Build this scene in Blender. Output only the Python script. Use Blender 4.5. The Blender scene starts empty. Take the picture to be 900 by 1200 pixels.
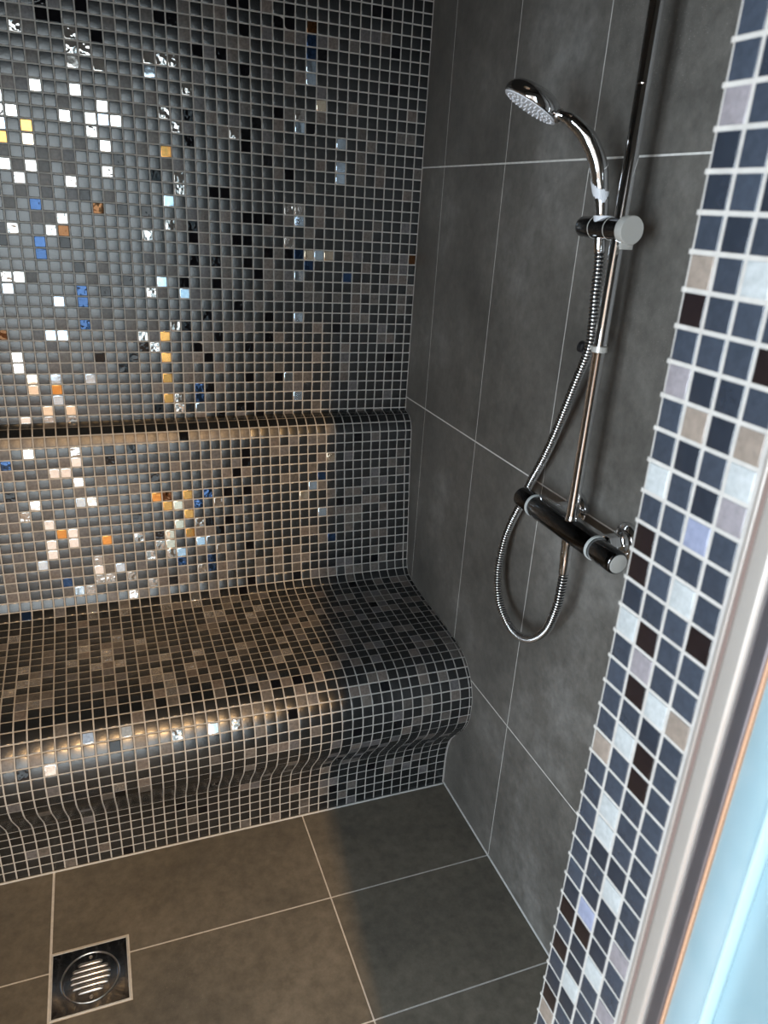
import bpy, bmesh, math, random
from mathutils import Vector, Matrix, Quaternion
rnd = random.Random(7)
SC = bpy.context.scene
COL = SC.collection

# ---------------------------------------------------------------- materials
def new_mat(name):
    m = bpy.data.materials.new(name); m.use_nodes = True
    nt = m.node_tree; return m, nt, nt.nodes['Principled BSDF']
def node(nt, kind, **kw):
    n = nt.nodes.new(kind)
    for k, v in kw.items():
        if k in n.inputs: n.inputs[k].default_value = v
        else: setattr(n, k, v)
    return n
def noise(nt, scale, detail=3, rough=.55, vec=None):
    n = node(nt, 'ShaderNodeTexNoise'); n.inputs['Scale'].default_value = scale
    n.inputs['Detail'].default_value = detail; n.inputs['Roughness'].default_value = rough
    if vec is None:
        tc = node(nt, 'ShaderNodeTexCoord'); vec = tc.outputs['Object']
    nt.links.new(vec, n.inputs['Vector']); return n
def bump(nt, b, src, strength, dist):
    u = node(nt, 'ShaderNodeBump'); u.inputs['Strength'].default_value = strength; u.inputs['Distance'].default_value = dist
    nt.links.new(src, u.inputs['Height']); nt.links.new(u.outputs[0], b.inputs['Normal'])
def ramp(nt, src, stops):
    r = node(nt, 'ShaderNodeValToRGB'); el = r.color_ramp.elements
    while len(el) < len(stops): el.new(.5)
    for e, (p, c) in zip(el, stops): e.position = p; e.color = (*c, 1)
    nt.links.new(src, r.inputs[0]); return r
def attr_mat(name, rough, metallic=0., spec=.5, bs=None, coat=0., mottle=.25, ior=1.5):
    m, nt, b = new_mat(name)
    a = node(nt, 'ShaderNodeAttribute', attribute_name='Col')
    n = noise(nt, 160, 2)
    mix = node(nt, 'ShaderNodeMix', data_type='RGBA', blend_type='MULTIPLY'); mix.inputs[0].default_value = 1
    r = ramp(nt, n.outputs[0], [(.3, (1-mottle,)*3), (.7, (1+mottle,)*3)])
    nt.links.new(a.outputs['Color'], mix.inputs[6]); nt.links.new(r.outputs[0], mix.inputs[7])
    nt.links.new(mix.outputs[2], b.inputs['Base Color'])
    b.inputs['Roughness'].default_value = rough; b.inputs['Metallic'].default_value = metallic
    b.inputs['Specular IOR Level'].default_value = spec; b.inputs['IOR'].default_value = ior
    if coat: b.inputs['Coat Weight'].default_value = coat; b.inputs['Coat Roughness'].default_value = .1
    if bs:
        n2 = noise(nt, bs[0], 2); bump(nt, b, n2.outputs[0], bs[1], bs[2])
    return m
M = {}
M['satin'] = attr_mat('satin_glass_tile', .27, spec=.8, mottle=.12, ior=1.6, bs=(90, .12, .002))
M['shell'] = attr_mat('shell_grain_tile', .36, spec=.5, bs=(260, .35, .001), mottle=.3)
M['gloss'] = attr_mat('clear_gloss_tile', .06, spec=.35, bs=(45, .30, .004))
M['irid'] = attr_mat('iridescent_glass_tile', .06, metallic=.92, bs=(30, .10, .003), mottle=.1)
M['wavy'] = attr_mat('rippled_glass_tile', .05, metallic=.75, bs=(38, .45, .008), mottle=.1)
def grout_mat(name, c):
    m, nt, b = new_mat(name); n = noise(nt, 90, 3)
    r = ramp(nt, n.outputs[0], [(.3, tuple(x*.82 for x in c)), (.7, c)])
    nt.links.new(r.outputs[0], b.inputs['Base Color']); b.inputs['Roughness'].default_value = .85
    bump(nt, b, noise(nt, 700, 2).outputs[0], .3, .001); return m
M['grout'] = grout_mat('cement_grout', (.54, .52, .49))
M['joint'] = grout_mat('pale_joint_filler', (.74, .72, .68))
M['silicone'] = grout_mat('pale_sealant', (.60, .60, .58))
def slate(name, c0, c1, c2, rough, seed):
    m, nt, b = new_mat(name)
    tc = node(nt, 'ShaderNodeTexCoord'); mp = node(nt, 'ShaderNodeMapping'); mp.inputs['Location'].default_value = (seed, seed*2, seed*3)
    nt.links.new(tc.outputs['Object'], mp.inputs[0]); v = mp.outputs[0]
    a = noise(nt, 3.2, 5, .62, v); f = noise(nt, 38, 5, .7, v); s = noise(nt, 420, 2, .6, v)
    r = ramp(nt, a.outputs[0], [(.32, c0), (.55, c1), (.78, c2)])
    fr = ramp(nt, f.outputs[0], [(.25, (.70,)*3), (.75, (1.28,)*3)])
    mx = node(nt, 'ShaderNodeMix', data_type='RGBA', blend_type='MULTIPLY'); mx.inputs[0].default_value = 1
    nt.links.new(r.outputs[0], mx.inputs[6]); nt.links.new(fr.outputs[0], mx.inputs[7])
    # chalky lime specks and scuffs
    sp = ramp(nt, s.outputs[0], [(.65, (0, 0, 0)), (.73, (1, 1, 1))])
    pa = ramp(nt, noise(nt, 2.1, 4, .6, v).outputs[0], [(.52, (0, 0, 0)), (.75, (1, 1, 1))])
    mm = node(nt, 'ShaderNodeMath', operation='MULTIPLY'); nt.links.new(sp.outputs[0], mm.inputs[0]); nt.links.new(pa.outputs[0], mm.inputs[1])
    m2 = node(nt, 'ShaderNodeMix', data_type='RGBA'); nt.links.new(mm.outputs[0], m2.inputs[0])
    nt.links.new(mx.outputs[2], m2.inputs[6]); m2.inputs[7].default_value = (c2[0]*2.2, c2[1]*2.2, c2[2]*2.2, 1)
    nt.links.new(m2.outputs[2], b.inputs['Base Color'])
    rr = ramp(nt, f.outputs[0], [(.2, (rough-.08,)*3), (.8, (rough+.1,)*3)]); nt.links.new(rr.outputs[0], b.inputs['Roughness'])
    b.inputs['Specular IOR Level'].default_value = .42
    bump(nt, b, f.outputs[0], .12, .002); return m
M['slate_wall'] = slate('anthracite_wall_tile', (.094, .088, .079), (.143, .134, .120), (.245, .237, .222), .50, 1.3)
M['slate_floor'] = slate('anthracite_floor_tile', (.116, .106, .088), (.160, .143, .114), (.230, .205, .165), .52, 4.7)
def plain(name, c, rough, metallic=0, spec=.5, coat=0):
    m, nt, b = new_mat(name); b.inputs['Base Color'].default_value = (*c, 1)
    b.inputs['Roughness'].default_value = rough; b.inputs['Metallic'].default_value = metallic
    b.inputs['Specular IOR Level'].default_value = spec; b.inputs['Coat Weight'].default_value = coat
    n = noise(nt, 60, 3); r = ramp(nt, n.outputs[0], [(.3, (max(rough-.02, .01),)*3), (.7, (rough+.03,)*3)])
    nt.links.new(r.outputs[0], b.inputs['Roughness']); return m
M['chrome'] = plain('polished_chrome', (.80, .80, .81), .05, 1)
M['dark_reflect_chrome'] = plain('dark_reflection_chrome', (.10, .10, .105), .10, 1, coat=.4)  # chrome coloured dark to carry the dark surroundings it reflects
M['chrome_soft'] = plain('satin_chrome', (.62, .61, .57), .36, .35)
M['steel'] = plain('brushed_steel', (.66, .62, .58), .30, 1)
M['hose_metal'] = plain('hose_metal', (.74, .74, .74), .16, 1)
M['lip_blue'] = plain('pale_blue_edge', (.46, .64, .70), .35)
M['white_rubber'] = plain('white_rubber', (.72, .74, .78), .5)
M['grey_plastic'] = plain('pale_grey_plastic', (.55, .57, .56), .4)
M['black_rubber'] = plain('black_plastic', (.012, .012, .013), .35)
M['dark_gloss'] = plain('black_gloss_tile', (.012, .012, .018), .07, 0, .8, 1)
M['frame_metal'] = plain('anodised_frame', (.58, .54, .50), .34, .5)
M['frame_dark'] = plain('dark_anodised_frame', (.30, .29, .32), .30, .85)
M['frame_brown'] = plain('taupe_seal', (.24, .175, .155), .5)
M['frame_copper'] = plain('copper_tinted_seal', (.55, .32, .20), .5)
M['plaster'] = plain('white_painted_plaster', (.62, .60, .57), .7)
M['ceiling_dark'] = plain('grey_ceiling_panel', (.05, .05, .05), .6)
M['oak'] = plain('oak_floor', (.22, .13, .07), .45)
M['window_white'] = plain('white_window_frame', (.75, .76, .78), .35)
def glass_door():
    m, nt, b = new_mat('pale_blue_frosted_glass')
    b.inputs['Base Color'].default_value = (.50, .71, .80, 1); b.inputs['Roughness'].default_value = .22
    b.inputs['Transmission Weight'].default_value = .25; b.inputs['IOR'].default_value = 1.45
    n = noise(nt, 14, 2); r = ramp(nt, n.outputs[0], [(.3, (.36, .55, .63)), (.7, (.43, .61, .69))])
    nt.links.new(r.outputs[0], b.inputs['Base Color']); return m
M['door_glass'] = glass_door()

# ---------------------------------------------------------------- helpers
def link(me, name, mats, parent=None):
    o = bpy.data.objects.new(name, me); COL.objects.link(o)
    for m in (mats if isinstance(mats, (list, tuple)) else [mats]): me.materials.append(M[m])
    if parent: o.parent = parent
    return o
def obj(name, bm, mats, parent=None, smooth=True):
    me = bpy.data.meshes.new(name); bmesh.ops.recalc_face_normals(bm, faces=bm.faces)
    bm.to_mesh(me); bm.free()
    if smooth:
        me.shade_smooth()
        me.set_sharp_from_angle(angle=math.radians(42))
    return link(me, name, mats, parent)
def thing(name, label, cat, loc=(0, 0, 0)):
    o = bpy.data.objects.new(name, None); COL.objects.link(o); o.location = loc; o.empty_display_size = .05
    o['label'] = label; o['category'] = cat
    return o
def settle(t):
    """children were made in world coordinates: take the root's place out of them"""
    inv = Matrix.Translation(-Vector(t.location))
    for c in t.children: c.data.transform(inv) if c.data else None
    for c in t.children:
        for g in c.children: g.data.transform(inv)
def struct(o, label=None):
    o['kind'] = 'structure'
    if label: o['label'] = label
    return o
def add_box(bm, lo, hi, bev=0., seg=2, mat=0):
    g = bmesh.ops.create_cube(bm, size=1)['verts']
    for v in g: v.co = Vector([lo[i]+(v.co[i]+.5)*(hi[i]-lo[i]) for i in range(3)])
    fs = list({f for v in g for f in v.link_faces})
    for f in fs: f.material_index = mat
    if bev:
        es = list({e for v in g for e in v.link_edges})
        r = bmesh.ops.bevel(bm, geom=es, offset=bev, segments=seg, affect='EDGES', profile=.5)
        for f in r['faces']: f.material_index = mat
def frame_of(t):
    t = t.normalized(); a = Vector((0, 0, 1)) if abs(t.z) < .9 else Vector((1, 0, 0))
    u = t.cross(a).normalized(); return u, t.cross(u).normalized()
def add_lathe(bm, o, axis, prof, seg=40, caps=True, mat=0):
    """prof: list of (distance along the axis, radius)"""
    o = Vector(o); t = Vector(axis).normalized(); u, w = frame_of(t); rings = []
    for d, r in prof:
        if r < 1e-6: rings.append([bm.verts.new(o+t*d)])
        else: rings.append([bm.verts.new(o+t*d+(u*math.cos(2*math.pi*k/seg)+w*math.sin(2*math.pi*k/seg))*r) for k in range(seg)])
    for a, b in zip(rings, rings[1:]):
        for k in range(seg):
            q = [a[k % len(a)], a[(k+1) % len(a)], b[(k+1) % len(b)], b[k % len(b)]]; q2 = []
            for v in q:
                if v not in q2: q2.append(v)
            if len(q2) > 2:
                f = bm.faces.new(q2); f.material_index = mat
    if caps:
        for r in (rings[0], rings[-1]):
            if len(r) > 2:
                f = bm.faces.new(r); f.material_index = mat
def catmull(P, n):
    P = [Vector(p) for p in P]; out = []
    for i in range(len(P)-1):
        a = P[max(i-1, 0)]; b = P[i]; c = P[i+1]; d = P[min(i+2, len(P)-1)]
        for k in range(n):
            t = k/n; out.append(.5*((2*b)+(c-a)*t+(2*a-5*b+4*c-d)*t*t+(3*b-a-3*c+d)*t**3))
    out.append(P[-1]); return out
def add_sweep(bm, pts, radii, seg=24, caps=True, flat=None):
    """tube along pts, parallel transported; flat = (scale across, direction)"""
    pts = [Vector(p) for p in pts]; n = len(pts)
    T = [(pts[min(i+1, n-1)]-pts[max(i-1, 0)]).normalized() for i in range(n)]
    u, w = frame_of(T[0]); rings = []
    for i in range(n):
        if i:
            q = T[i-1].rotation_difference(T[i]); u = q @ u
            u = (u-T[i]*u.dot(T[i])).normalized(); w = T[i].cross(u)
        r = radii[i] if not isinstance(radii, (int, float)) else radii
        rings.append([bm.verts.new(pts[i]+(u*math.cos(2*math.pi*k/seg)+w*math.sin(2*math.pi*k/seg))*r) for k in range(seg)])
    for a, b in zip(rings, rings[1:]):
        for k in range(seg): bm.faces.new([a[k], a[(k+1) % seg], b[(k+1) % seg], b[k]])
    if caps: bm.faces.new(rings[0]); bm.faces.new(rings[-1])
    return pts, T

# ---- profile of the bench and the mosaic grid
PITCH=.0263
PROF=[(0,.973),(-.020,.969),(-.033,.963),(-.046,.951),(-.055,.932),(-.0585,.905),(-.062,.84),(-.075,.72),(-.087,.61),(-.095,.53),(-.100,.512),(-.112,.497),(-.13,.490),(-.15,.486),(-.21,.478),(-.295,.473),(-.373,.469),(-.42,.4665),(-.475,.460),(-.515,.446),(-.545,.420),(-.562,.397),(-.572,.366),(-.575,.335),(-.571,.295),(-.556,.258),(-.53,.222),(-.505,.19),(-.487,.163),(-.476,.125),(-.472,.09),(-.471,.05),(-.471,0)]
def smooth_profile(P,n=10):
    out=[]
    for i in range(len(P)-1):
        a=P[max(i-1,0)];b=P[i];c=P[i+1];d=P[min(i+2,len(P)-1)]
        for k in range(n):
            t=k/n
            out.append(tuple(.5*((2*b[j])+(c[j]-a[j])*t+(2*a[j]-5*b[j]+4*c[j]-d[j])*t*t+(3*b[j]-a[j]-3*c[j]+d[j])*t**3) for j in (0,1)))
    out.append(P[-1]);return out
PL=smooth_profile(PROF)
SL=[0.]
for _a,_b in zip(PL,PL[1:]): SL.append(SL[-1]+math.hypot(_b[0]-_a[0],_b[1]-_a[1]))
def on_profile(s):
    if s<=0: return PL[0]
    for i in range(1,len(SL)):
        if SL[i]>=s:
            t=(s-SL[i-1])/(SL[i]-SL[i-1]);a=PL[i-1];b=PL[i]
            return (a[0]+(b[0]-a[0])*t,a[1]+(b[1]-a[1])*t)
    return PL[-1]
WALL_Z=1.006          # a row line of the upper mosaic
def upper_shift(z): return -(.78+.22*(z-1.0))*PITCH      # first column line, cut by the side wall
def bench_shift(s): return -max(.12,.76-.42*s)*PITCH
# tiles that differ from the dark field: row -> 'column kind' (clear glass tinted as its reflection: W silver, P peach, S pale blue, O amber, B blue, K black; N brown, M rippled, T taupe)
MARKED_WALL = {-2:'33M 35M 37W',-1:'16K 17K 21S 22K 23M 25K 31T 33P 35P',0:'11S 21B 23M 24O 34S',1:'21B 24T 25T 34O 36P',2:'12S 21T 22T 24O 31S 34S 36P',3:'22T 27T 28K 30T 31T 33T 37W',4:'20K 22T 24O 27K 30K 33T 37W',5:'16K 19T 20T 21K 25M 26K 34T',6:'19K 20T 24O 25T 26M 27T 28T 33S 34S 35T 38N',7:'9T 17T 22K 23M 25T 31B',8:'11S 14K 20K 29T 31T',9:'5T 17K 21T 31B 33S',10:'5T 7T 10T 16T 21T 22S 24T 25M 29K 31B 37S',11:'-1T 5T 18T 19K 22K 24S 27K 30T 36W 37M',12:'6B 11S 15K 18T 23T 29T 31K',13:'0T 10B 16K 18T 19K 21K 25T 34B',14:'-1N 6T 8P 9S 10P 11B 14K 30K 32K 34B 37K',15:'12M 16K 17K 18T 20T 21K 25M 32N 33M 36M 37T',16:'20T 21K 22T 23M 32M 33T 34T',17:'9T 11S 14K 15K 16K 20T 21T 25K 27K 29N 34B 36T',18:'7T 9T 11M 12M 23S 28T 30K 31T 33T 35T',19:'18K 22M 31M 33T 35M',20:'22M 24K 28M 31T 33T 34W 35T 36W',21:'3T 7S 22T 27K 31T 32T 33T 36T',22:'-1T 3T 5T 7S 9T 14K 23O 25T 28W 34P 36O',23:'5T 16K 21K 24T 29M 34O 36S',24:'7S 16K 17M 21T 22M 27W 28S 29W 31W 35W 36M',25:'0T 1T 11S 15K 19T 21K 23M 25T 28W 31T 36W',26:'11M 16T 24T 27T 30W 33W 34T',27:'0T 9P 21M 26T 34T',28:'9T 24S 28W 30W 33T',29:'10S 11T 14T 16K 18T 22M 23M 24W 29M 30M',30:'10S 18K 19T 28K 30M 33T 34M',31:'10B 18T 21T 27T 31K 32K 33T 34T',32:'9T 10B 11T 12T 18T 21T 22K 23K 24T 29K 31T 32K',33:'3T 4T 10N 12K 13K 18T 19T 21T',34:'12K 16K 17K'}
MARKED_BENCH = {0:'35T',2:'17T 18T 19T 20T 21T 22T 23K 24T 25T 26T 27T 28T 29T 30T 31T 32T 33T 34T 35T 36T 37T 38T 39T',3:'3T 14T 22T 25T 28K 30K 33M 37W 39T',4:'14T 23T 30K 31T 33W 39B',5:'0T 8P 17K 21T 22T 24T 34W 35W 36T 39T',6:'17T 18K 21T 26K 31T 33W 35T 37T',7:'0T 9B 12T 24T 28T 39K',8:'10S 16T 17K 19K 21B 23O 25N 26O 30T 32W 33S 37W 39T',9:'8T 11P 16T 20M 22B 23T 24P 25O 33T 36T 38M 39T',10:'3T 4T 23O 28K 36W 37T 39T',11:'2T 8T 9S 19K 21K 22M 24P 33T 34W 35O 37T',12:'5T 20K 21T 22T 23O 25P 26K 28M 31O 33T 34W 36W',13:'6T 11T 21S 22S 25P 26M 36W 38T 39T',14:'8B 17K 20M 24S 25M 27M 32M 37S 39T',15:'12T 21B 24B 30S 31T 32W 36T 40T',16:'12T 14T 20T 21B 22M 26T 29M 31M 32M 35B',17:'24T 25K 26T 27M 33M 34S 35T 39T 40T',18:'17K 23T 28T 29M 31T',19:'18K 21T 23W 26M 33M 39B',20:'20T',24:'31M',25:'29M',27:'32M',28:'24M 27M 31M 33M',30:'25M 28M',31:'27M 37T',32:'27M',34:'23T 27T',35:'16T 30T 36T',36:'31P 34W',37:'17K 22M 24W 27M 38T 40T',38:'20T 28T 37W 39K',39:'30T',40:'18T 19T 37T',41:'32M'}

# ---------------------------------------------------------------- mosaic
LEFT = -1.72            # inner face of the left wall
HIGH = 2.35             # ceiling
KIND = {'satin': 1, 'shell': 2, 'gloss': 3, 'irid': 4, 'wavy': 5}
MOSAIC = ['grout', 'satin', 'shell', 'gloss', 'irid', 'wavy']
def jitter(c, a, r): k = 1+r.uniform(-a, a); return tuple(x*k for x in c)
def tile_look(code, r):
    """letter -> (kind, colour, tilt in degrees)"""
    if code == 'A': return 'satin', jitter((.012, .014, .016), .3, r), 1.0
    if code == 'T': return 'shell', jitter(r.choice([(.125, .113, .103), (.100, .092, .086), (.140, .120, .108), (.115, .111, .115)]), .15, r), .8
    if code == 'K': return 'gloss', (.006, .006, .008), 2.5
    if code == 'W': return 'irid', jitter((.95, .93, .90), .04, r), .4  # W, P, S, O, B: mirrored light held in the glass tint
    if code == 'P': return 'irid', jitter((.95, .80, .62), .05, r), .6
    if code == 'S': return 'irid', jitter((.66, .80, .95), .08, r), .8
    if code == 'O': return 'irid', jitter((.80, .38, .11), .12, r), .8
    if code == 'B': return 'wavy', jitter((.035, .075, .17), .2, r), 1.2
    if code == 'N': return 'wavy', jitter((.13, .055, .02), .2, r), 1.5
    if code == 'M': return 'wavy', jitter((.50, .48, .46), .15, r), 2.0
    if code == 'n': return 'satin', jitter((.042, .053, .074), .15, r), .5
    if code == 'd': return 'satin', jitter((.024, .031, .045), .15, r), .5
    if code == 'b': return 'satin', jitter((.014, .009, .010), .1, r), .5
    if code == 'w': return 'satin', jitter((.46, .49, .50), .05, r), .5
    if code == 'g': return 'satin', jitter((.27, .25, .27), .05, r), .5
    if code == 'l': return 'satin', jitter((.27, .30, .42), .05, r), .5
    if code == 't': return 'satin', jitter((.27, .225, .19), .05, r), .5
class TileMesh:
    def __init__(s): s.v = []; s.f = []; s.m = []; s.c = []; s.flat = []
    def quad(s, pts, m, c):
        b = len(s.v); s.v += [tuple(p) for p in pts]; s.f.append((b, b+1, b+2, b+3)); s.m.append(m); s.c.append(c)
    def tile(s, c4, nrm, code, r, h=.0010):
        kind, col, tilt = tile_look(code, r); m = KIND[kind]
        cen = sum(c4, Vector())/4; w = (c4[1]-c4[0]).length; d = (c4[3]-c4[0]).length
        if w < .0015 or d < .0015: return
        tl = math.radians(tilt); a1 = r.gauss(0, tl*.6); a2 = r.gauss(0, tl*.6)
        ex = (c4[1]-c4[0]).normalized(); ey = (c4[3]-c4[0]).normalized()
        rings = []
        for ins, hh in ((0, -.0006), (0, h*.55), (.00045, h*.86), (.0013, h)):
            ring = []
            fx = max(0, 1-2*ins/w); fy = max(0, 1-2*ins/d)
            for p in c4:
                q = p-cen; x = q.dot(ex); y = q.dot(ey)
                ring.append(cen+ex*x*fx+ey*(y*fy)+nrm*(hh+(0 if hh < 0 else x*math.tan(a1)+y*math.tan(a2))))
            rings.append(ring)
        b = len(s.v)
        for ring in rings: s.v += [tuple(p) for p in ring]
        for k in range(3):
            for j in range(4):
                a0 = b+4*k+j; a1_ = b+4*k+(j+1) % 4
                s.f.append((a0, a1_, a1_+4, a0+4)); s.m.append(m); s.c.append(col)
        (s.flat.append(len(s.f)) if m > 2 else 0); s.f.append((b+12, b+13, b+14, b+15)); s.m.append(m); s.c.append(col)
    def build(s, name, parent=None, mats=None):
        me = bpy.data.meshes.new(name); me.from_pydata(s.v, [], s.f)
        me.polygons.foreach_set('material_index', s.m)
        at = me.color_attributes.new('Col', 'FLOAT_COLOR', 'CORNER'); buf = []
        for f, c in zip(s.f, s.c): buf += [c[0], c[1], c[2], 1]*len(f)
        at.data.foreach_set('color', buf); me.update(); me.shade_smooth()
        me.set_sharp_from_angle(angle=math.radians(50))
        for i in s.flat: me.polygons[i].use_smooth = False
        return link(me, name, mats or MOSAIC, parent)
GR = (.6, .6, .6)
def box_faces(t, lo, hi, m=0):
    x0, y0, z0 = lo; x1, y1, z1 = hi
    V = [Vector((x, y, z)) for x in (x0, x1) for y in (y0, y1) for z in (z0, z1)]
    for q in ((0, 1, 3, 2), (4, 6, 7, 5), (0, 4, 5, 1), (2, 3, 7, 6), (0, 2, 6, 4), (1, 5, 7, 3)): t.quad([V[i] for i in q], m, GR)
def parse(d): return {r: {int(x[:-1]): x[-1] for x in s.split()} for r, s in d.items()}
MW, MB_ = parse(MARKED_WALL), parse(MARKED_BENCH)
def code_at(table, r, c, rr, seat=False, edge=False):
    got = table.get(r, {}).get(c)
    q = rr.random()
    if got: return got
    near = c < 30
    if edge and q < .9: return 'A'  # dark ceiling reflection put into the tile mix of the ledge rows
    if seat and c > 15 and q < .07: return 'M'
    p = .25 if seat else (.05 if c > 21 else (.10 if table is MW and r > 14 else .17))
    if q < p: return 'T'
    if q < p+(.004 if c > 21 else .02): return 'K'
    return 'A'
GAP = .0031
# upper part of the back wall
t = TileMesh()
box_faces(t, (LEFT-.02, 0, 0), (.02, .12, HIGH+.02))
rr = random.Random(11)
for r in range(-2, 52):
    z0 = WALL_Z+r*PITCH; z1 = z0+PITCH
    if z0 > HIGH: break
    sh = upper_shift((z0+z1)/2)
    for c in range(-1, 70):
        xr = (sh-c*PITCH) if c >= 0 else 0.0; xl = sh-(c+1)*PITCH
        if c == -1: xr, xl = 0., sh
        a, b = xl+GAP/2, min(xr-GAP/2, -.002)
        if b < LEFT: break
        a = max(a, LEFT+.001); cy = -.0
        tl = -.012*(a+b)/2
        za = max(z0+tl+GAP/2, .9735); zb = z1+tl-GAP/2
        if zb-za < .002: continue
        cc = [Vector((a, 0, za)), Vector((b, 0, za)), Vector((b, 0, zb)), Vector((a, 0, zb))]
        code = code_at(MW, r, c, rr)
        t.tile(cc, Vector((0, -1, 0)), code, rr)
struct(t.build('wall_back'))

# bench: backrest, seat and front, one curved skin cut into its three parts
bench = thing('tiled_bench', 'built-in curved bench with sloping backrest, covered in dark mosaic tiles with pale grout', 'bench', (-.86, -.3, 0))
def bench_part(name, r0, r1, seed):
    t = TileMesh(); rr = random.Random(seed)
    s0, s1 = r0*PITCH, min(r1*PITCH, SL[-1]); n = max(2, int((s1-s0)/.004)); th = .012; prev = None
    for i in range(n+1):                                     # grout skin with a real thickness
        s = s0+(s1-s0)*i/n; y, z = on_profile(s); a = on_profile(max(s-.002, 0)); b = on_profile(min(s+.002, SL[-1]))
        ty, tz = b[0]-a[0], b[1]-a[1]; L = math.hypot(ty, tz); ny, nz = tz/L, -ty/L
        if s0 == 0 and i == 0: ny, nz = 0, 1
        ring = [Vector((LEFT+.0005, y, max(z, .0005))), Vector((-.0005, y, max(z, .0005))), Vector((-.0005, min(y-ny*th, -.0005), max(z-nz*th, .0005))), Vector((LEFT+.0005, min(y-ny*th, -.0005), max(z-nz*th, .0005)))]
        if prev:
            for j in range(4): t.quad([prev[j], prev[(j+1) % 4], ring[(j+1) % 4], ring[j]], 0, GR)
        else: t.quad([ring[3], ring[2], ring[1], ring[0]], 0, GR)
        prev = ring
    t.quad(prev, 0, GR)
    for r in range(r0, r1):
        sa = r*PITCH+GAP/2; sb = min((r+1)*PITCH-GAP/2, SL[-1]-.001)
        if sb-sa < .003: continue
        pa, pb = on_profile(sa), on_profile(sb); pm = on_profile((sa+sb)/2)
        ty, tz = pb[0]-pa[0], pb[1]-pa[1]; L = math.hypot(ty, tz); ny, nz = tz/L, -ty/L
        # outward: away from the body of the bench
        off = max(0., (pm[0]-(pa[0]+pb[0])/2)*ny+(pm[1]-(pa[1]+pb[1])/2)*nz)
        N = Vector((0, ny, nz)); O = N*(off+.0002)
        sh = bench_shift((r+.5)*PITCH)
        for c in range(-1, 70):
            xr, xl = (sh-c*PITCH, sh-(c+1)*PITCH) if c >= 0 else (0., sh)
            a, b = xl+GAP/2, min(xr-GAP/2, -.003)
            if b < LEFT: break
            a = max(a, LEFT+.002)
            if b-a < .002: continue
            cc = [Vector((b, *pa))+O, Vector((a, *pa))+O, Vector((a, *pb))+O, Vector((b, *pb))+O]
            code = code_at(MB_, r, c, rr, seat=(20 <= r < 34), edge=r < 2)
            t.tile(cc, N, code, rr)
    o = t.build(name, bench); return o
bench_part('backrest', 0, 20, 21); bench_part('seat', 20, 36, 22); bench_part('front_apron', 36, 54, 23)
settle(bench)

# ---------------------------------------------------------------- large slate tiles
def prism(bm, poly, axis, d0, d1, bev=.0004, mat=0):
    """polygon in the two other axes, pulled from d0 to d1 along axis (0 = x, 2 = z)"""
    def P(q, d): return (d, q[0], q[1]) if axis == 0 else (q[0], q[1], d)
    a = [bm.verts.new(P(q, d0)) for q in poly]; b = [bm.verts.new(P(q, d1)) for q in poly]; n = len(poly)
    fs = [bm.faces.new(a), bm.faces.new(b)]+[bm.faces.new([a[i], a[(i+1) % n], b[(i+1) % n], b[i]]) for i in range(n)]
    bmesh.ops.recalc_face_normals(bm, faces=fs)
    for f in fs: f.material_index = mat
    if bev:
        r = bmesh.ops.bevel(bm, geom=[e for e in fs[0].edges], offset=bev, segments=2, affect='EDGES')
        fs = [f for f in fs if f.is_valid]+list(r['faces'])
    for f in fs: f.material_index = mat
ZJ = [0, .405, 1.010, 1.615, 2.22, HIGH]; YJ = [0, -.137, -.440, -.743, -1.046, -1.349, -1.652]
bm = bmesh.new(); add_box(bm, (.0007, -1.62, -.02), (.12, .02, HIGH+.02), mat=0)
for i in range(5):
    for j in range(6):
        z0, z1 = ZJ[i]+(.0017 if i else .0022), ZJ[i+1]-.0017
        y1, y0 = YJ[j]-(.0012 if j else .0005), YJ[j+1]+.0012
        prism(bm, [(y0, z0), (y1, z0), (y1, z1), (y0, z1)], 0, 0, .008, mat=1)
struct(obj('wall_right', bm, ['joint', 'slate_wall'], smooth=False))

X1, X2 = -.4186, -1.028
XJ = [0, X1, X2, -1.637]; DR = (-1.0275, -.8735, -.850, -.7005)      # drain frame x0 x1 y0 y1
FY = [-.137, -.440, -.743, -1.046, -1.349, -1.660]; G = .0017
bm = bmesh.new()                                        # screed with a pocket for the drain
for lo_, hi_ in (((LEFT-.02, -1.66), (.02, DR[2])), ((LEFT-.02, DR[3]), (.02, .02)), ((LEFT-.02, DR[2]), (DR[0], DR[3])), ((DR[1], DR[2]), (.02, DR[3]))):
    add_box(bm, (*lo_, -.06), (*hi_, -.0007), mat=0)
def clip_tile(x0, x1, y0, y1):
    dx0, dx1, dy0, dy1 = DR[0]-.004, DR[1]+.003, DR[2]-.003, DR[3]+.003
    if x0 >= dx1 or x1 <= dx0 or y0 >= dy1 or y1 <= dy0: return [(x0, y0), (x1, y0), (x1, y1), (x0, y1)]
    if x0 >= dx0:                                # drain takes the left corner
        if y1 > dy1: return [(dx1, y0), (x1, y0), (x1, y1), (x0, y1), (x0, dy1), (dx1, dy1)]
        return [(x0, y0), (x1, y0), (x1, y1), (dx1, y1), (dx1, dy0), (x0, dy0)]
    return [(x0, y0), (dx0, y0), (dx0, y1), (x0, y1)]
for i in range(3):
    for j in range(5):
        x1, x0 = XJ[i]-(G if i else .003), XJ[i+1]+G; y1, y0 = FY[j]-G, FY[j+1]+G
        prism(bm, clip_tile(x0, x1, y0, y1), 2, 0, -.008, mat=1)
for j in range(5): prism(bm, [(LEFT, FY[j+1]+G), (XJ[3]-G, FY[j+1]+G), (XJ[3]-G, FY[j]-G), (LEFT, FY[j]-G)], 2, 0, -.008, mat=1)
struct(obj('floor', bm, ['joint', 'slate_floor'], smooth=False))
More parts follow.
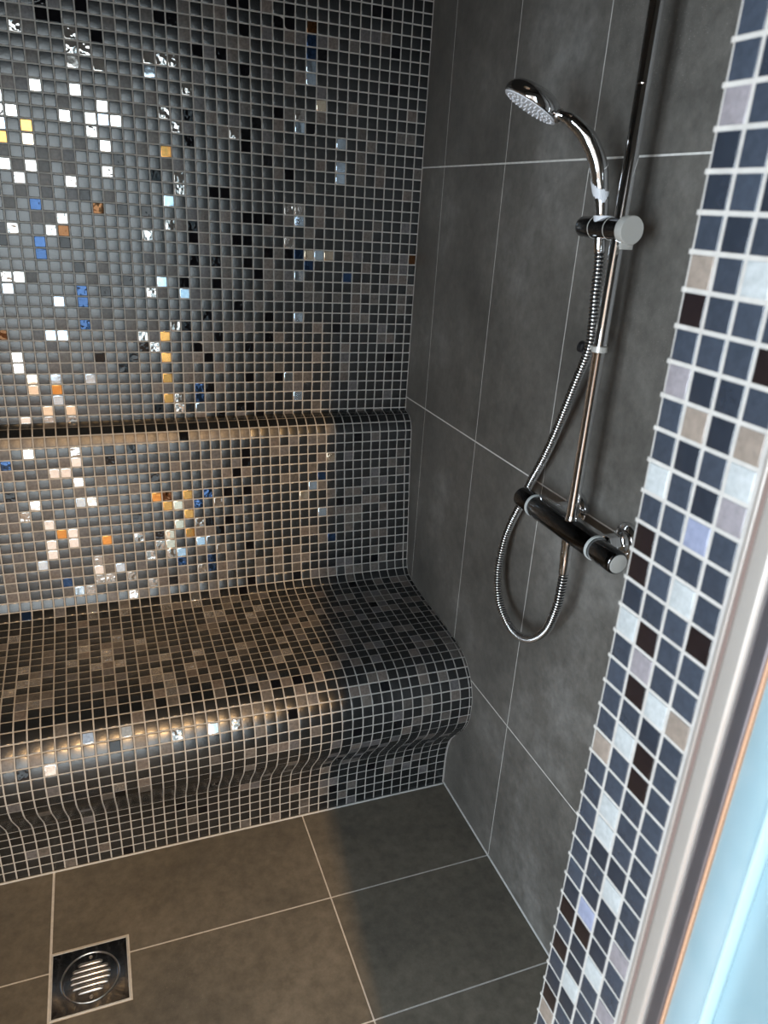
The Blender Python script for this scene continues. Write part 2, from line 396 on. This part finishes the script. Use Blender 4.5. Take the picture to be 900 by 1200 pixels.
# pale sealant bead along the foot of the right wall and the foot of the bench
bm = bmesh.new(); add_sweep(bm, [(-.0002, -1.50, .0002), (-.0002, -.473, .0002)], .0030, 8); struct(obj('trim_1', bm, 'silicone'))
bm = bmesh.new(); add_sweep(bm, [(LEFT+.01, -.4745, 0), (-.006, -.4745, 0)], .0028, 8); struct(obj('trim_2', bm, 'silicone'))

# ---------------------------------------------------------------- left wall, ceiling
bm = bmesh.new(); add_box(bm, (LEFT-.12, -1.62, -.02), (LEFT, .02, HIGH+.02)); struct(obj('wall_left', bm, 'slate_wall', smooth=False))
bm = bmesh.new(); add_box(bm, (LEFT-.1, -1.62, HIGH), (.12, .1, HIGH+.12)); struct(obj('ceiling', bm, 'ceiling_dark', smooth=False))

# ---------------------------------------------------------------- front wall with the mosaic reveal
JX, JY, JO = -.42, -1.504, -1.614; OPEN_L, HEAD = -1.60, 1.93
t = TileMesh()
box_faces(t, (JX, JO, -.02), (.12, JY, HIGH+.02))
box_faces(t, (LEFT-.12, JO, -.02), (OPEN_L, JY, HIGH+.02)); box_faces(t, (OPEN_L, JO, HEAD), (JX, JY, HIGH+.02))
JAMB = ["nnnn","ndnn","gnnd","dnnn","dndn","ndnd","tnwn","bnnn","nnnb","gddn","ntdt","ndnw","wndg","nnln","bnnn","bnwn","dnnb","wbnn","ngnn","nbwt","nndn","nwbn","tnbn","nnnn","nwnn","nwnn","nddn","nnwn","nddn","dldg","bbdn","ndwn","bdng","nwnn","ddnn","bnwn","tndn","nnnd","wngn","dnnn","nbnw"]
# counted down from the row line at z = 1.635
rr = random.Random(5); JP = .02656; JG = .0036
for k in range(-27, 62):
    z1 = 1.6353-(k-1)*JP; z0 = z1-JP
    if z0 < 0 or z1 > HEAD: continue
    for c in range(5):
        y1 = JY-c*JP-(.0022 if c == 0 else JG/2); y0 = max(JY-(c+1)*JP+JG/2, JO-.002)
        if y1-y0 < .002: continue
        code = JAMB[k][c] if (0 <= k < len(JAMB) and c < 4) else rr.choice('nnnnnddbtgwn')
        a, b = z0+JG/2, z1-JG/2
        cc = [Vector((JX, y1, a)), Vector((JX, y0, a)), Vector((JX, y0, b)), Vector((JX, y1, b))]
        t.tile(cc, Vector((-1, 0, 0)), code, rr, h=.0012)
# small grout nibs standing proud on the inner arris
for k in range(-15, 62):
    z = 1.6353-k*JP
    if 0.01 < z < HEAD: box_faces(t, (JX-.0008, JY-.002, z-.0018), (JX+.002, JY+.0016, z+.0018))
struct(t.build('wall_front'))

# ---------------------------------------------------------------- door frame and the glass leaf standing open
d = thing('door_1', '', ''); del d['label']; del d['category']; d['kind'] = 'structure'
def extrude_profile(name, poly, z0, z1, mat, parent, smooth=True):
    bm = bmesh.new(); n = len(poly)
    a = [bm.verts.new((*q, z0)) for q in poly]; b = [bm.verts.new((*q, z1)) for q in poly]
    bm.faces.new(a); bm.faces.new(b)
    for i in range(n): bm.faces.new([a[i], a[(i+1) % n], b[(i+1) % n], b[i]])
    return obj(name, bm, mat, parent, smooth)
def rounded(cx, cy, hx, hy, r, n=6):
    out = []
    for sx, sy, a0 in ((1, 1, 0), (-1, 1, 90), (-1, -1, 180), (1, -1, 270)):
        for k in range(n+1):
            a = math.radians(a0+90*k/n); out.append((cx+sx*(hx-r)+r*math.cos(a), cy+sy*(hy-r)+r*math.sin(a)))
    return out
YF = -1.614
extrude_profile('frame_seal', rounded(JX+.006, YF-.0022, .0095, .0022, .001), .012, HEAD, 'frame_metal', d)
extrude_profile('frame_gasket', rounded(JX+.010, YF-.0075, .0125, .0033, .001), .012, HEAD, 'frame_brown', d)
extrude_profile('frame_bead', rounded(JX+.010, YF-.0195, .0175, .0088, .0040), .012, HEAD, 'frame_metal', d)
extrude_profile('frame_channel', rounded(JX+.013, YF-.0362, .0175, .0078, .0035), .012, HEAD, 'frame_dark', d)
extrude_profile('hinge_seal', rounded(JX+.0125, YF-.0452, .0168, .0012, .0006), .012, HEAD, 'frame_copper', d)
# leaf
H = Vector((-.4175, YF-.0475, 0)); E = Vector((-.557, -2.385, 0)); u = (E-H).normalized(); nn = Vector((u.y, -u.x, 0))
if nn.x > 0: nn = -nn
def leaf_box(name, s0, s1, o0, o1, z0, z1, mat, bev=.002):
    bm = bmesh.new(); add_box(bm, (s0, o0, z0), (s1, o1, z1), bev)
    M4 = Matrix(((u.x, nn.x, 0, H.x), (u.y, nn.y, 0, H.y), (0, 0, 1, 0), (0, 0, 0, 1))); bm.transform(M4)
    return obj(name, bm, mat, d)
leaf_box('hinge_stile', 0, .034, -.012, .006, .015, 1.99, 'door_glass', .003)
leaf_box('stile_lip', .0345, .039, -.010, .0072, .015, 1.99, 'lip_blue', .0015)
leaf_box('door_glass', .0405, .76, -.010, -.001, .015, 1.99, 'door_glass')
leaf_box('closing_edge', .7605, .775, -.012, .003, .015, 1.99, 'frame_metal')
hb = bmesh.new(); add_sweep(hb, catmull([(.70, .0, .95), (.70, .035, .95), (.70, .05, .97), (.70, .05, 1.15), (.70, .035, 1.17), (.70, 0, 1.17)], 6), .007, 16)
hb.transform(Matrix(((u.x, nn.x, 0, H.x), (u.y, nn.y, 0, H.y), (0, 0, 1, 0), (0, 0, 0, 1)))); obj('door_handle', hb, 'chrome', d)

# ---------------------------------------------------------------- the bathroom outside the cabin (seen only in reflections)
OX0, OX1, OY, OZ = -3.3, .9, -4.9, 3.9
bm = bmesh.new(); add_box(bm, (OX0-.1, OY-.1, -.06), (OX1+.1, -1.6605, -.002)); struct(obj('floor_outside', bm, 'oak', smooth=False))
def wall_with_hole(name, ax, pos, th, lo, hi, hole, mat='plaster'):
    bm = bmesh.new()
    def bx(a0, a1, z0, z1):
        if ax == 1: add_box(bm, (a0, pos, z0), (a1, pos+th, z1))
        else: add_box(bm, (pos, a0, z0), (pos+th, a1, z1))
    if hole:
        h0, h1, g0, g1 = hole; bx(lo, h0, 0, OZ); bx(h1, hi, 0, OZ); bx(h0, h1, 0, g0); bx(h0, h1, g1, OZ)
    else: bx(lo, hi, 0, OZ)
    struct(obj(name, bm, mat, smooth=False))
WB = (-2.3, .0, .06, 2.95); WL = (-4.0, -2.1, .35, 2.3)
wall_with_hole('wall_rear', 1, OY-.1, .1, OX0, OX1, WB)
wall_with_hole('wall_side', 0, OX0-.1, .1, OY, -1.62, WL)
wall_with_hole('wall_hall', 0, OX1, .1, OY, -1.62, None)
bm = bmesh.new(); add_box(bm, (OX0, -1.614, 0), (LEFT-.121, -1.55, OZ)); add_box(bm, (.121, -1.614, 0), (OX1, -1.55, OZ)); add_box(bm, (LEFT-.121, -1.614, HIGH+.121), (.121, -1.55, OZ))
struct(obj('wall_outside', bm, 'plaster', smooth=False))
def window(name, ax, pos, w, bars):
    bm = bmesh.new(); a0, a1, z0, z1 = w; f = .05
    def bx(p0, p1, q0, q1):
        if ax == 1: add_box(bm, (p0, pos-.03, q0), (p1, pos+.03, q1), .004)
        else: add_box(bm, (pos-.03, p0, q0), (pos+.03, p1, q1), .004)
    bx(a0, a1, z0, z0+f); bx(a0, a1, z1-f, z1); bx(a0, a0+f, z0+f, z1-f); bx(a1-f, a1, z0+f, z1-f)
    for b in bars: bx(a0+(a1-a0)*b-.03, a0+(a1-a0)*b+.03, z0+f, z1-f)
    struct(obj(name, bm, 'window_white'))
window('window_1', 1, OY-.05, WB, (.5,)); window('window_2', 0, OX0-.05, WL, (.5,))

def area(name, loc, target, sx, sy, power, col):
    l = bpy.data.lights.new(name, 'AREA'); l.shape = 'RECTANGLE'; l.size = sx; l.size_y = sy; l.energy = power; l.color = col
    o = bpy.data.objects.new(name, l); COL.objects.link(o); o.location = loc
    o.rotation_euler = (Vector(target)-Vector(loc)).to_track_quat('-Z', 'Y').to_euler(); return o
area('daylight_rear_window', (-1.15, OY-.12, 1.5), (-1.15, 0, 1.5), 2.3, 2.89, 84, (.84, .94, .97))
area('daylight_side_window', (OX0-.12, -3.05, 1.32), (0, -3.05, 1.32), 1.9, 1.95, 240, (.78, .90, 1.0))
area('low_warm_sun', (-.80, -4.5, 3.45), (-.40, -.6, .3), .06, .62, 150, (1.0, .60, .26))  # warm sun as an area lamp; a roof window is assumed, none built

w = bpy.data.worlds.new('sky'); SC.world = w; w.use_nodes = True
w.node_tree.nodes['Background'].inputs[0].default_value = (.62, .76, .95, 1); w.node_tree.nodes['Background'].inputs[1].default_value = .55

# ---------------------------------------------------------------- floor drain
dr = thing('floor_drain', 'square polished metal floor drain with round slotted grate, let into the floor tiles', 'drain', (-.9505, -.775, 0))
cx, cy = -.9505, -.7753
bm = bmesh.new()
x0, x1, y0, y1 = DR
for lo, hi in (((x0, y0, -.006), (x1, y0+.0035, .0006)), ((x0, y1-.0035, -.006), (x1, y1, .0006)), ((x0, y0+.0035, -.006), (x0+.0035, y1-.0035, .0006)), ((x1-.0035, y0+.0035, -.006), (x1, y1-.0035, .0006))): add_box(bm, lo, hi, .0005, 1)
obj('frame', bm, 'silicone', dr)
bm = bmesh.new(); seg = 64; R = .058     # plate with a round opening
inner = [bm.verts.new((cx+R*math.cos(2*math.pi*k/seg), cy+R*math.sin(2*math.pi*k/seg), -.0008)) for k in range(seg)]
def sq(k):
    a = 2*math.pi*k/seg; c, s = math.cos(a), math.sin(a); m = max(abs(c), abs(s)); return (c/m, s/m)
hx, hy = (x1-x0)/2-.0036, (y1-y0)/2-.0036
outer = [bm.verts.new(((x0+x1)/2+sq(k)[0]*hx, (y0+y1)/2+sq(k)[1]*hy, -.0004)) for k in range(seg)]
lo = [bm.verts.new((v.co.x, v.co.y, -.004)) for v in outer]; li = [bm.verts.new((v.co.x, v.co.y, -.004)) for v in inner]
for k in range(seg):
    j = (k+1) % seg
    bm.faces.new([inner[k], outer[k], outer[j], inner[j]]); bm.faces.new([outer[k], lo[k], lo[j], outer[j]]); bm.faces.new([lo[k], li[k], li[j], lo[j]]); bm.faces.new([li[k], inner[k], inner[j], li[j]])
obj('plate', bm, 'dark_reflect_chrome', dr, smooth=False)
bm = bmesh.new(); add_lathe(bm, (cx, cy, -.003), (0, 0, 1), [(0, .0575), (.0036, .0575), (.0044, .0568), (.0044, .0552), (.0030, .0540), (0, .0535)], 72, caps=False)
obj('grate_ring', bm, 'steel', dr)
bm = bmesh.new()
segs = 64; top = -.0004                   # disc with slots: built from strips around the slots
Rg = .0532; ys = [cy+(i-2.5)*.0122 for i in range(6)]; hw = .0036; RS = .0375
def strip(ya, yb, xa_, xb_):
    add_box(bm, (xa_, ya, -.003), (xb_, yb, top))
N = 48
edges = [cy-Rg+2*Rg*i/N for i in range(N+1)]
for yy in ys: edges += [yy-hw, yy+hw]
edges = sorted(edges)
for a, b in zip(edges, edges[1:]):
    m = (a+b)/2-cy; ww = math.sqrt(max(Rg*Rg-m*m, 1e-8)); slot = None
    for yy in ys:
        if abs(m+cy-yy) < hw: slot = math.sqrt(RS*RS-(yy-cy)**2)
    if b-a < 1e-5: continue
    if slot: strip(a, b, cx-ww, cx-slot); strip(a, b, cx+slot, cx+ww)
    else: strip(a, b, cx-ww, cx+ww)
obj('grate_disc', bm, 'dark_reflect_chrome', dr, smooth=False)
for yy in ys:
    L = math.sqrt(RS*RS-(yy-cy)**2)
    bm = bmesh.new(); add_sweep(bm, [(cx-L, yy, -.0026), (cx-L+.003, yy, -.0002), (cx+L-.003, yy, -.0002), (cx+L, yy, -.0026)], .0042, 12); obj('slat', bm, 'steel', dr)
for sy in (-1, 1):
    bm = bmesh.new(); add_lathe(bm, (cx+.001, cy+sy*.0455, -.0006), (0, 0, 1), [(0, .0040), (.0009, .0040), (.0014, .0034), (.0014, .0016), (.0006, .0012), (.0006, 0)], 20); obj('screw', bm, 'steel', dr)
bm = bmesh.new(); add_lathe(bm, (cx, cy, -.055), (0, 0, 1), [(0, .052), (.051, .052)], 32); obj('trap_cup', bm, 'black_rubber', dr)
settle(dr)

# ---------------------------------------------------------------- shower: riser rail
PX, PY = -.070, -.9495
rl = thing('shower_riser_rail', 'tall straight chrome shower riser rail with sliding holder on the grey tiled wall', 'shower rail', (PX, PY, 1.03))
bm = bmesh.new(); add_lathe(bm, (PX, PY, 1.022), (0, 0, 1), [(0, .0104), (.302, .0104), (.303, .0111), (.309, .0111), (.310, .0107), (1.10, .0107), (1.102, .0098)], 40); obj('pole', bm, 'chrome', rl)
bm = bmesh.new(); add_lathe(bm, (PX, PY, 1.324), (0, 0, 1), [(0, .0112), (.001, .0122), (.007, .0122), (.008, .0112)], 32); obj('joint_ring', bm, 'steel', rl)
bm = bmesh.new(); add_lathe(bm, (PX, PY, 1.700), (0, 0, 1), [(0, .0108), (.0008, .0113), (.0022, .0113), (.003, .0108)], 32); obj('joint_ring', bm, 'chrome', rl)
bm = bmesh.new(); add_lathe(bm, (-.0005, PY, 2.06), (-1, 0, 0), [(0, .027), (.010, .027), (.013, .023), (.014, .011), (.058, .011), (.060, .010)], 32); obj('wall_bracket', bm, 'chrome', rl)
bm = bmesh.new(); add_sweep(bm, catmull([(PX, PY, 2.12), (PX-.001, PY, 2.17), (PX-.02, PY, 2.205), (PX-.06, PY, 2.215), (PX-.30, PY, 2.215)], 8), .0095, 24); obj('overhead_arm', bm, 'chrome', rl)
bm = bmesh.new(); add_lathe(bm, (PX-.30, PY, 2.205), (0, 0, -1), [(0, .012), (.012, .02), (.02, .09), (.03, .10), (.036, .098), (.036, 0)], 48); obj('overhead_shower_plate', bm, 'chrome', rl)
# sliding holder
hz = 1.507
sl_ = bmesh.new(); add_lathe(sl_, (PX-.004, -.858, hz), (0, -1, 0), [(0, .0125), (.002, .0150), (.004, .0160), (.0355, .0165), (.036, .0158), (.037, .0158), (.0375, .0165), (.076, .0165), (.0765, .0158), (.0775, .0158), (.078, .0165), (.110, .0165)], 48)
holder = obj('slider_body', sl_, 'dark_gloss', rl); holder['label'] = 'chrome slider barrel, dark reflections in its colour'; holder.data.materials[0] = M['dark_reflect_chrome']
bm = bmesh.new(); add_lathe(bm, (PX-.004, -.9685, hz), (0, -1, 0), [(0, .0175), (.001, .0200), (.016, .0208), (.0175, .0200), (.0175, 0)], 48); obj('slider_knob', bm, 'chrome_soft', holder)
bm = bmesh.new(); add_box(bm, (PX-.018, -.984, hz-.0275), (PX+.004, -.978, hz-.0185), .0012); obj('slider_lever', bm, 'chrome_soft', holder)
for yy in (-.8945, -.9345, -.9675):
    bm = bmesh.new(); add_lathe(bm, (PX-.004, yy, hz), (0, -1, 0), [(0, .0162), (0.0003, .0170), (.0013, .0170), (.0016, .0162)], 40, caps=False); obj('trim_ring', bm, 'chrome_soft', holder)
bm = bmesh.new()                                       # fork that carries the hand shower, white lined
add_lathe(bm, (PX-.004, -.9115, hz-.012), (-.02, .05, 1), [(0, .0125), (.026, .0142), (.0295, .0152), (.0295, .0120), (.004, .0108)], 36, caps=False)
obj('cradle', bm, 'white_rubber', holder)
# hose guide clip
bm = bmesh.new()
add_lathe(bm, (PX, PY, 1.3205), (0, 0, 1), [(0, .0114), (.001, .0128), (.009, .0128), (.010, .0114)], 28, caps=False)
add_sweep(bm, [(PX, -.936, 1.3255), (PX+.003, -.926, 1.325), (PX+.008, -.918, 1.323)], .0035, 12)
g = obj('hose_guide', bm, 'chrome_soft', rl)
bm = bmesh.new(); add_lathe(bm, (-.062, -.9005, 1.318), (-.25, .95, .1), [(0, .008), (.002, .0100), (.010, .0100), (.014, .006), (.014, 0)], 24); obj('guide_knob', bm, 'black_rubber', g)
settle(rl)
for c in rl.children:
    pass

# ---------------------------------------------------------------- thermostatic mixer bar
MX, MZ = -.070, 1.006
mx = thing('shower_mixer', 'horizontal chrome thermostatic shower mixer bar, dark reflections in its colour, fixed to the wall under the riser rail', 'mixer tap', (MX, -.94, MZ))
A = (MX, -.783, MZ); ax = (0, -1, 0)
bm = bmesh.new(); add_lathe(bm, A, ax, [(.052, .0205), (.054, .0215), (.245, .0215), (.247, .0205)], 56); obj('body', bm, 'dark_reflect_chrome', mx)
bm = bmesh.new(); add_box(bm, (MX+.004, -.783-.235, MZ-.004), (MX+.0275, -.783-.064, MZ+.017), .004, 3); obj('rear_channel', bm, 'chrome', mx)
for d0, fl in ((0, 0), (.2475, 1)):
    prof = [(0, .0188), (.0012, .0198), (.003, .0202), (.044, .0203), (.0455, .0195), (.0455, 0)] if not fl else [(0, .0195), (.0015, .0203), (.046, .0203), (.054, .0200), (.0575, .0188), (.0590, .0165), (.0590, 0)]
    bm = bmesh.new(); add_lathe(bm, (MX, -.783-d0, MZ), ax, prof, 56); k = obj('control_knob', bm, 'dark_reflect_chrome', mx)
    if fl:
        bm = bmesh.new(); add_lathe(bm, (MX, -.783-d0-.0590, MZ), ax, [(0, .0163), (.0012, .0160), (.0016, .015), (.0016, 0)], 48); obj('knob_end_cap', bm, 'chrome_soft', k)
for d0 in (.0460, .2470-.0055):
    bm = bmesh.new(); add_lathe(bm, (MX, -.783-d0, MZ), ax, [(0, .0205), (.0006, .0222), (.0050, .0222), (.0056, .0205)], 56, caps=False); obj('grip_ring', bm, 'grey_plastic', mx)
for yy in (-.8745, -1.0245):
    bm = bmesh.new(); add_lathe(bm, (-.0005, yy, MZ+.004), (-1, 0, 0), [(0, .031), (.003, .032), (.008, .0315), (.011, .028), (.012, .0175), (.0135, .0165), (.020, .0165)], 48); rz = obj('wall_rosette', bm, 'chrome', mx)
    bm = bmesh.new(); add_lathe(bm, (-.020, yy, MZ+.004), (-1, 0, 0), [(0, .0155), (.001, .0165), (.020, .0165), (.022, .0155), (.028, .0155)], 6); obj('union_nut', bm, 'chrome', rz)
bm = bmesh.new(); add_lathe(bm, (PX, PY, MZ+.016), (0, 0, 1), [(0, .0112), (.010, .0112), (.012, .0104), (.016, .0101)], 36); obj('riser_collar', bm, 'chrome', mx)
bm = bmesh.new(); add_lathe(bm, (MX, -.9515, MZ-.016), (0, 0, -1), [(0, .0120), (.012, .0120), (.0135, .0108), (.0385, .0106)], 36); obj('hose_outlet', bm, 'chrome', mx)
bm = bmesh.new()
for k in range(44):                                     # fine knurl line along the top rear edge
    add_lathe(bm, (MX+.0125, -.852-k*.00235, MZ+.0186), (-.3, 0, 1), [(0, .00085), (.0008, .0006), (.0008, 0)], 8)
obj('knurled_line', bm, 'chrome_soft', mx)
for yy in (-.842,):
    bm = bmesh.new(); add_lathe(bm, (MX+.004, yy, MZ+.0205), (0, 0, 1), [(0, .0045), (.003, .0045), (.004, .003), (.004, 0)], 16); obj('stop_button', bm, 'chrome', mx)
settle(mx)

# ---------------------------------------------------------------- hose
HP = [(-.0745, -.909, 1.491), (-.0735, -.9165, 1.455), (-.072, -.9185, 1.405), (-.066, -.9165, 1.353), (-.060, -.907, 1.3135), (-.050, -.868, 1.241), (-.040, -.8265, 1.1625), (-.035, -.788, 1.088), (-.030, -.745, 1.019), (-.028, -.718, .963), (-.030, -.690, .902), (-.035, -.679, .846), (-.040, -.682, .776), (-.045, -.715, .723), (-.050, -.783, .699), (-.055, -.853, .719), (-.060, -.911, .7715), (-.067, -.944, .840), (-.070, -.9535, .899), (-.070, -.9525, .951)]
ho = thing('shower_hose', 'ribbed silver metal shower hose looping below the mixer bar', 'hose', (-.05, -.80, .70))
pts = catmull(HP, 60)
# even spacing
D = [0]
for a, b in zip(pts, pts[1:]): D.append(D[-1]+(b-a).length)
def at(s):
    import bisect
    i = min(max(bisect.bisect_left(D, s), 1), len(D)-1); k = (s-D[i-1])/(D[i]-D[i-1]); return pts[i-1].lerp(pts[i], k)
PIT = .0060; n = int(D[-1]/PIT*6); P = [at(D[-1]*i/n) for i in range(n+1)]
Rr = [(.0066, .0066, .0086, .0093, .0093, .0086)[i % 6] for i in range(n+1)]
bm = bmesh.new(); add_sweep(bm, P, Rr, 18); [setattr(f, 'material_index', 1) for k, f in enumerate(bm.faces) if (k//18) % 6 in (0, 5)]; obj('ribbed_tube', bm, ['hose_metal', 'black_rubber'], ho)  # groove faces coloured black, deepening the shade between ribs
bm = bmesh.new(); q = at(D[-1]-.030); q2 = at(D[-1]); add_lathe(bm, q, q2-q, [(0, .0088), (.002, .0098), (.028, .0102), (.031, .0100)], 32, caps=False); obj('end_sleeve', bm, 'chrome', ho)
bm = bmesh.new(); q = at(.022); q2 = at(0); add_lathe(bm, q, q2-q, [(0, .0082), (.002, .0095), (.022, .0100)], 32, caps=False); obj('end_sleeve', bm, 'chrome', ho)
settle(ho)

# ---------------------------------------------------------------- hand shower
hs = thing('hand_shower', 'chrome hand shower with round white spray face, tilted out from its slider', 'hand shower', (-.075, -.905, 1.50))
hp = catmull([(-.0745, -.909, 1.497), (-.073, -.902, 1.530), (-.0765, -.893, 1.568), (-.086, -.889, 1.602), (-.104, -.879, 1.634), (-.124, -.861, 1.656), (-.132, -.851, 1.661)], 10)
m_ = len(hp)
def hr(t):
    K = [(0, .0098), (.12, .0100), (.28, .0122), (.45, .0142), (.62, .0136), (.80, .0108), (.93, .0084), (1, .0078)]
    for (a, x), (b, y) in zip(K, K[1:]):
        if t <= b: k = (t-a)/(b-a); k = k*k*(3-2*k); return x+(y-x)*k
    return K[-1][1]
bm = bmesh.new(); hpts, hT = add_sweep(bm, hp, [hr(i/(m_-1)) for i in range(m_)], 40); handle = obj('handle', bm, 'chrome', hs)
CAM = Vector((-.8327, -1.9656, 1.5212))
pl, pr_ = Vector((-.190, -.762, 1.696)), Vector((-.136, -.840, 1.655))
cf = (pl+pr_)/2; e1 = (pl-pr_).normalized(); v = (cf-CAM).normalized(); wv = (v-e1*v.dot(e1)).normalized()
n0 = e1.cross(wv); n0 = n0 if n0.z < 0 else -n0
th = math.radians(10.5); face_n = (n0*math.cos(th)-wv*math.sin(th)).normalized(); Rh = .0500
bm = bmesh.new()
add_lathe(bm, cf, -face_n, [(-.0005, Rh-.0035), (.0015, Rh-.0008), (.006, Rh), (.012, Rh-.0012), (.019, Rh-.006), (.025, Rh-.014), (.029, Rh-.025), (.0315, Rh-.038), (.032, 0)], 64)
head = obj('shower_head', bm, 'chrome', hs)
bm = bmesh.new(); a = Vector((-.130, -.853, 1.6605)); b = cf-e1*(Rh-.010)-face_n*.009
add_sweep(bm, [a, a.lerp(b, .35), a.lerp(b, .7), b], [.0080, .0072, .0085, .0105], 28); obj('neck', bm, 'chrome', hs)
bm = bmesh.new(); mdl = cf-e1*(Rh+.003)-face_n*.008; add_lathe(bm, mdl, e1, [(0, .0078), (.001, .0105), (.004, .0110), (.005, .0095)], 28, caps=False); obj('neck_ring', bm, 'steel', hs)
bm = bmesh.new(); add_lathe(bm, cf+face_n*.0002, face_n, [(0, Rh-.0030), (.0014, Rh-.0040), (.0018, Rh-.0060), (.0018, 0)], 64); sf = obj('spray_face', bm, 'white_rubber', head)
bm = bmesh.new(); e2 = face_n.cross(e1)
for ring, cnt in ((.008, 6), (.016, 12), (.024, 18), (.032, 24), (.040, 30)):
    for k in range(cnt):
        a = 2*math.pi*(k+.5*(ring > .02))/cnt; add_lathe(bm, cf+face_n*.0018+(e1*math.cos(a)+e2*math.sin(a))*ring, face_n, [(0, .0017), (.0016, .0012), (.0018, 0)], 8)
nz = obj('nozzle', bm, 'white_rubber', head); nz['kind'] = 'stuff'
# white tag wrapped round the lower handle, pointed at the left
bm = bmesh.new(); i0 = next(i for i in range(m_) if hp[i].z > 1.548)
ring_a, ring_b = [], []; left = Vector((-.45, .89, 0))
for k in range(-14, 15):
    t = (k+14)/28
    def surf(z, off):
        i = min(range(m_), key=lambda j: abs(hp[j].z-z)); c = hp[i]; T = hT[i]; r = hr(i/(m_-1))+off
        d0 = (CAM-c); d0 = (d0-T*d0.dot(T)).normalized(); s = T.cross(d0)
        ang = math.radians(-86+172*t); return c+(d0*math.cos(ang)+s*math.sin(ang))*r
    zt = 1.582-.030*t**.6+.006*max(0, (t-.75))*4*.6; zb = 1.548-.010*math.sin(math.pi*min(t*1.3, 1))+(.012 if t > .8 else 0)*(t-.8)*5+.014*(1-t)*(t < .5)
    ring_a.append((surf(zt, .0009), surf(zt, .0001))); ring_b.append((surf(zb, .0009), surf(zb, .0001)))
for k in range(28):
    va = [bm.verts.new(p) for p in (ring_a[k][0], ring_a[k+1][0], ring_b[k+1][0], ring_b[k][0])]; bm.faces.new(va)
    vb = [bm.verts.new(p) for p in (ring_a[k][1], ring_a[k+1][1], ring_b[k+1][1], ring_b[k][1])]; bm.faces.new(vb)
bmesh.ops.remove_doubles(bm, verts=bm.verts, dist=1e-5)
tg = obj('selector_tag', bm, 'white_rubber', handle); tg['label'] = 'white sleeve tag'
settle(hs)

# ---------------------------------------------------------------- camera
cam = bpy.data.cameras.new('camera'); co = bpy.data.objects.new('camera', cam); COL.objects.link(co); SC.camera = co
RW = ((.93559675, -.34840686, .05719592), (-.08307165, -.37467094, -.92342882), (.34315859, .85920565, -.37948365))
mat = Matrix(((RW[0][0], -RW[1][0], -RW[2][0], CAM.x), (RW[0][1], -RW[1][1], -RW[2][1], CAM.y), (RW[0][2], -RW[1][2], -RW[2][2], CAM.z), (0, 0, 0, 1)))
co.matrix_world = mat
cam.sensor_fit = 'HORIZONTAL'; cam.sensor_width = 36; cam.lens = 876.53/900*36; cam.clip_start = .01
cam.dof.use_dof = True; cam.dof.focus_distance = 1.75; cam.dof.aperture_fstop = 11
vs = SC.view_settings; vs.view_transform = 'Standard'; vs.look = 'None'; vs.gamma = 1; vs.exposure = 0.0; vs.use_curve_mapping = False
